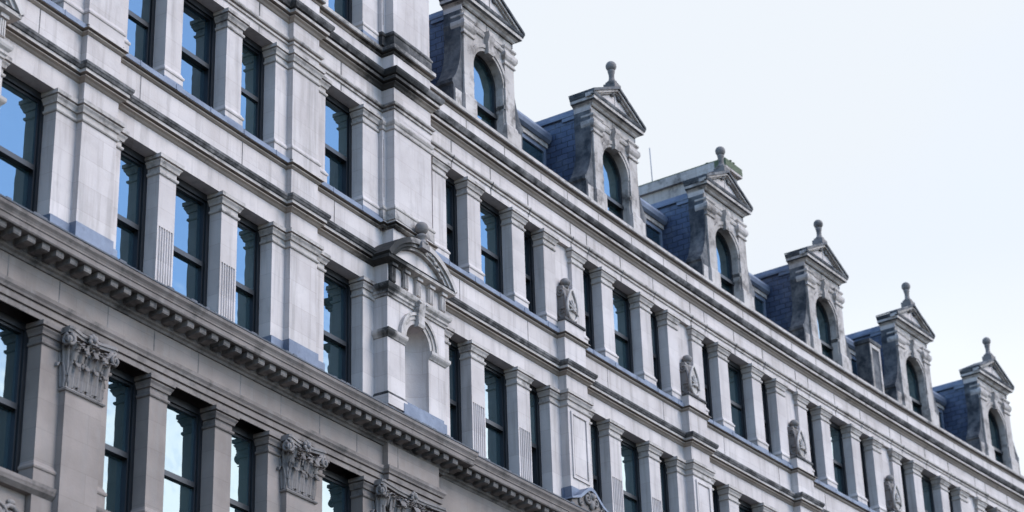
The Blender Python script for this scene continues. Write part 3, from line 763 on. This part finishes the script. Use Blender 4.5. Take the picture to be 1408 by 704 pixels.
m, r, oo = gablet(); m = m.mesh('gablet', [M_LOWM], False); r = r.mesh('lead_cap', [M_LEAD], False); oo = oo.mesh('carved_scroll', [M_CARVE], False)
for g in GAPS[:1]:
    p = link('gablet', m, B, g+.05, 0); p.location = pos(g+.05, -.1, 0); sub('lead_cap', r, p); sub('carved_scroll', oo, p)

# ---- dormers
def dormer():
    FD = -.10; PDm = -.055; W_ = 1.01; r = .60; zs = 24.12; ze = 25.22; z0 = 22.75
    n = 16
    w = MB()
    w.box(-W_, -r, -.54, FD, z0, zs); w.box(r, W_, -.54, FD, z0, zs)
    arc = [(r*cos(pi-pi*i/n), zs+r*sin(pi*i/n)) for i in range(n+1)]
    for i in range(n):
        (x0, q0), (x1, q1) = arc[i], arc[i+1]; w.prism([(x0, q0), (x1, q1), (x1, ze), (x0, ze)], -.54, FD)
    w.box(-W_, -r, -.54, FD, zs, ze); w.box(r, W_, -.54, FD, zs, ze)
    w.box(-W_+.002, W_-.002, -.54, FD+.01, ze, 25.52)
    for x in (-.02, ): w.box(x-.008, x+.008, FD-.05, FD+.014, ze+.01, 25.49, 1)
    w.box(-.63, -.618, FD-.02, FD+.004, z0, 25.45, 1); w.box(.618, .63, FD-.02, FD+.004, z0, 25.45, 1)
    pils = []
    for f in (-1, 1):
        pi_ = MB(); pils.append(('pilaster', pi_, [M_DORM]))
        a, b = (f*W_, f*.64) if f < 0 else (f*.64, f*W_)
        pi_.box(a, b, FD-.02, PDm, z0, 25.20)
        pth = [(a, -.35), (a, PDm), (b, PDm), (b, FD)] if f < 0 else [(a, FD), (a, PDm), (b, PDm), (b, -.35)]
        pi_.run(pth, [(0, 24.74), (.03, 24.75), (.04, 24.77), (.02, 24.80), (.015, 24.86), (.05, 24.90), (.075, 24.96), (.075, 25.04), (.04, 25.09), (.02, 25.12), (.03, 25.15), (.055, 25.18), (.055, 25.22), (0, 25.225)])
        pi_.run(pth, [(0, z0), (.04, z0), (.04, z0+.45), (.02, z0+.50), (0, z0+.51)])
    ar = MB()
    for q0, q1, dq in ((r+.003, r+.08, .018), (r+.08, r+.17, .04)):
        for i in range(n):
            a, b = pi*i/n, pi*(i+1)/n
            pts = [(q0*cos(a), zs+q0*sin(a)), (q1*cos(a), zs+q1*sin(a)), (q1*cos(b), zs+q1*sin(b)), (q0*cos(b), zs+q0*sin(b))]
            if max(abs(p[0]) for p in pts) > .638: pts = [(max(-.638, min(.638, x)), z) for x, z in pts]
            ar.prism(pts, FD-.01, FD+dq)
    for f in (-1, 1):
        a, b = sorted((f*.17, f*.6)); ar.run([(a, FD), (b, FD)], [(0, 25.02), (.03, 25.03), (.05, 25.07), (.055, 25.12), (0, 25.14)])
        a, b = sorted((f*.60, f*.638)); ar.box(a, b, FD-.3, FD+.03, 23.60, 23.70)
    ky = MB(); ky.side([(FD, 24.66), (FD+.10, 24.66), (FD+.11, 24.74), (FD+.10, 24.95), (FD+.15, 25.10), (FD+.13, 25.22), (FD, 25.22)], -.11, .11)
    fr = MB(); d0, d1 = -.42, -.29
    fr.box(-r, -r+.07, d0, d1, z0, zs); fr.box(r-.07, r, d0, d1, z0, zs); fr.box(-r, r, d0, d1+.03, 23.38, 23.47); fr.box(-r, r, d0, d1, z0, z0+.1)
    for i in range(n):
        a, b = pi*i/n, pi*(i+1)/n; q0, q1 = r-.07, r
        fr.prism([(q0*cos(a), zs+q0*sin(a)), (q1*cos(a), zs+q1*sin(a)), (q1*cos(b), zs+q1*sin(b)), (q0*cos(b), zs+q0*sin(b))], d0, d1)
    g = MB(); q = r-.07
    g.prism([(-q, 23.471)]+[(q*cos(pi-pi*i/n), zs+q*sin(pi*i/n)) for i in range(n+1)]+[(q, 23.471)], -.36, -.35)
    g2 = MB(); g2.box(-q, q, -.39, -.38, z0+.1, 23.38)
    scs = []                                    # scrolled buttresses at both sides: block below, concave sweep above
    for f in (-1, 1):
        sc = MB(); scs.append(('scroll_buttress', sc, [M_DARK, M_DORM]))
        poly = [(W_+.005, z0), (W_+.36, z0), (W_+.36, 23.33), (W_+.40, 23.37), (W_+.40, 23.45), (W_+.35, 23.48)]
        for i in range(9):
            t = i/8; poly.append((W_+.34-.30*math.sin(t*pi/2)**.8, 23.5+1.0*t-.0))
        poly += [(W_+.05, 24.9), (W_+.07, 25.0), (W_+.05, 25.1), (W_+.04, 25.34), (W_+.005, 25.34)]
        sc.prism([(f*x, z) for x, z in poly], -.54, FD-.005, 0)
        sc.box(*(sorted((f*(W_+.06), f*(W_+.30)))), FD-.01, FD+.004, z0+.10, 23.25, 1)
        sc.box(*(sorted((f*(W_+.358), f*(W_+.366)))), -.48, -.18, z0+.12, 23.25, 0)
    bl = MB(); bl2 = MB(); bl.box(-W_-.035, -W_, -.545, -.075, 25.345, 25.50); bl2.box(W_, W_+.035, -.545, -.075, 25.345, 25.50)
    pc = MB()
    pth = [(-W_, -.56), (-W_, PDm), (W_, PDm), (W_, -.56)]
    pc.run(pth, [(0, 25.44), (.03, 25.46), (.05, 25.50), (.10, 25.53), (.16, 25.55), (.165, 25.62), (.19, 25.65), (.205, 25.70), (0, 25.73)], [0, 0, 0, 1, 0, 1, 1, 1])
    e = W_+.215; ap = 26.30; zb = 25.70
    T = lambda off: [(-e+off*2.0, zb), (e-off*2.0, zb), (0, ap-off)]
    pc.prism([(-e, zb), (e, zb), (e, zb+.03), (0, ap), (-e, zb+.03)], -.56, -.02, 1)
    def rake(o0, o1, dfr, m_):
        for f in (-1, 1): pc.prism([(f*e, zb+.07-o0), (0, ap+.07-o0), (0, ap+.07-o1), (f*e, zb+.07-o1)], -.1, dfr, m_)
    rake(-.0, .07, .15, 1); rake(.07, .13, .11, 0); rake(.13, .17, .05, 0)
    for f in (-1, 1): pc.prism([(f*e, zb+.07), (0, ap+.07), (0, ap+.04), (f*e, zb+.04)], -.57, -.1, 1)
    pc.prism([(-e+.3, zb+.01), (e-.3, zb+.01), (0, ap-.1)], -.1, -.005, 2)
    pc.box(-.012, .012, -.05, .0, zb+.03, ap-.17, 3)
    for f in (-1, 1):
        pc.ball((f*.13, .03, ap-.17), .055, 3, 5, (1, .8, 1.4)); pc.ball((f*.19, .03, ap-.21), .045, 3, 5)
    fi = MB(); d = -.05
    fi.box(-.15, .15, d-.16, d+.16, ap-.05, ap+.16); fi.box(-.115, .115, d-.12, d+.12, ap+.16, ap+.22)
    fi.lathe(0, d, [(.13, 26.50), (.13, 26.54), (.085, 26.58), (.068, 26.66), (.07, 26.74), (.085, 26.82), (.095, 26.86), (.07, 26.88)])
    fi.ball((0, d, 26.99), .135, 0, 10, (1, 1, 1.02))
    ck = MB(); ck.box(-W_+.03, W_-.03, -2.9, -.541, 22.2, 25.36)
    rf = MB(); rf.box(-W_-.03, W_+.03, -2.95, -.56, 25.345, 25.40); rf.prism([(-W_-.01, 25.40), (W_+.01, 25.40), (W_-.06, 25.56), (0, 25.66), (-W_+.06, 25.56)], -2.95, -.562)
    rf.box(-W_-.015, W_+.015, -.9, -.545, 25.25, 25.345)
    return [('dormer', w, [M_DORM, M_JOINT_SHADE]), *pils, ('archivolt', ar, [M_DORM]), ('keystone', ky, [M_DORM]), ('window_frame', fr, [M_FRAME]), ('pane', g, [M_GLASS]), ('pane', g2, [M_GLASS]),
            *scs, ('frieze_block', bl, [M_STONE]), ('frieze_block', bl2, [M_STONE]), ('pediment', pc, [M_DORM, M_DARK, M_STONE, M_JOINT_SHADE]), ('finial', fi, [M_CARVE]), ('slate_cheek', ck, [M_SLATE]), ('lead_roof', rf, [M_LEAD])]
kit = [(nm, mb.mesh(nm, ms, False)) for nm, mb, ms in dormer()]
for i in range(NB-1):
    s = BAY+i*PER
    o = link('dormer', kit[0][1], B, s, 0)
    for nm, me in kit[1:]:
        q = sub(nm, me, o)
        if nm == 'finial':                      # old finials lean a little
            a_ = random.uniform(-.035, .035); q.rotation_euler = (0, a_, 0); q.location = (-26.3*sin(a_), 0, 26.3*(1-cos(a_)))

# ---- mansard between the dormers, with low strip windows under lead hoods
mb = MB(); mb.box(34.75, 66.2, -9.0, -1.40, 22.2, 24.98); part('mansard_roof', mb, [M_SLATE], B)
hd = MB(); hw_ = (PER-2*1.01)/2-.02
hd.side([(-1.5, 24.78), (-1.26, 24.78), (-1.20, 24.84), (-1.18, 24.95), (-1.22, 25.05), (-1.32, 25.10), (-1.5, 25.10)], -hw_, hw_, 0, False)
hd.side([(-1.42, 24.66), (-1.30, 24.66), (-1.30, 24.78), (-1.42, 24.78)], -hw_+.02, hw_-.02, 1)
fr = MB(); fr.box(-hw_+.05, hw_-.05, -1.42, -1.34, 24.54, 24.655)
for x in (-hw_+.05, -.55, .5, hw_-.13): fr.box(x, x+.08, -1.42, -1.345, 23.2, 24.54)
gp = MB(); gp.box(-hw_+.13, hw_-.13, -1.40, -1.385, 23.2, 24.538)
fm = fr.mesh('roof_window', [M_LEAD], False); gm = gp.mesh('pane', [M_GLASS], False); hm = hd.mesh('lead_hood', [M_LEAD, M_MOULD], False)
for g in GAPS[:-2]:
    o = link('roof_window', fm, B, g, 0); sub('pane', gm, o); sub('lead_hood', hm, o)
mb = MB(); mb.box(-.32, .32, -.65, -.2, 22.75, 24.36, 0); mb.run([(-.32, -.65), (-.32, -.2), (.32, -.2), (.32, -.65)], [(0, 24.34), (.04, 24.36), (.05, 24.42), (.05, 24.46), (0, 24.48)], 0); mb.box(-.318, .318, -.648, -.202, 24.35, 24.475, 0)
for a, b, q0, q1 in ((-.31, -.22, 22.77, 24.33), (.22, .31, 22.77, 24.33), (-.22, .22, 22.77, 22.95), (-.22, .22, 24.22, 24.33)): mb.box(a, b, -.21, -.175, q0, q1, 1)
part('parapet_pedestal', mb, [M_DARK, M_DORM], B, 57.04, 0)
# party-wall stacks
mb = MB(); mb.box(-.35, .35, -6, -.62, 22.7, 27.15, 0); mb.box(-.45, .45, -6.1, -.5, 27.15, 27.42, 0); mb.box(-.43, .43, -6.08, -.52, 27.42, 27.46, 1)
mb.box(-.455, .455, -.85, -.495, 27.22, 27.43, 1)
for k in range(26): mb.ball((random.uniform(-.4, .4), random.uniform(-1.4, -.5), 27.45), random.uniform(.03, .07), 1, 4, (1.3, 1.3, .5))
part('chimney_stack', mb, [M_DORM, M_MOSS], B, 50.0, 0)
mb = MB(); mb.side([(-.6, 22.7), (-1.05, 25.5), (-1.2, 25.75), (-3, 25.75), (-3, 22.7)], -.2, .2, 0)
part('party_wall', mb, [M_DARK], B, 55.55, 0)
mb = MB(); mb.tube([(.05, -3.1, 27.3), (0, -3.1, 28.8)], .014, 0, 5); part('aerial', mb, [M_LEAD], B, 50.05, 0)
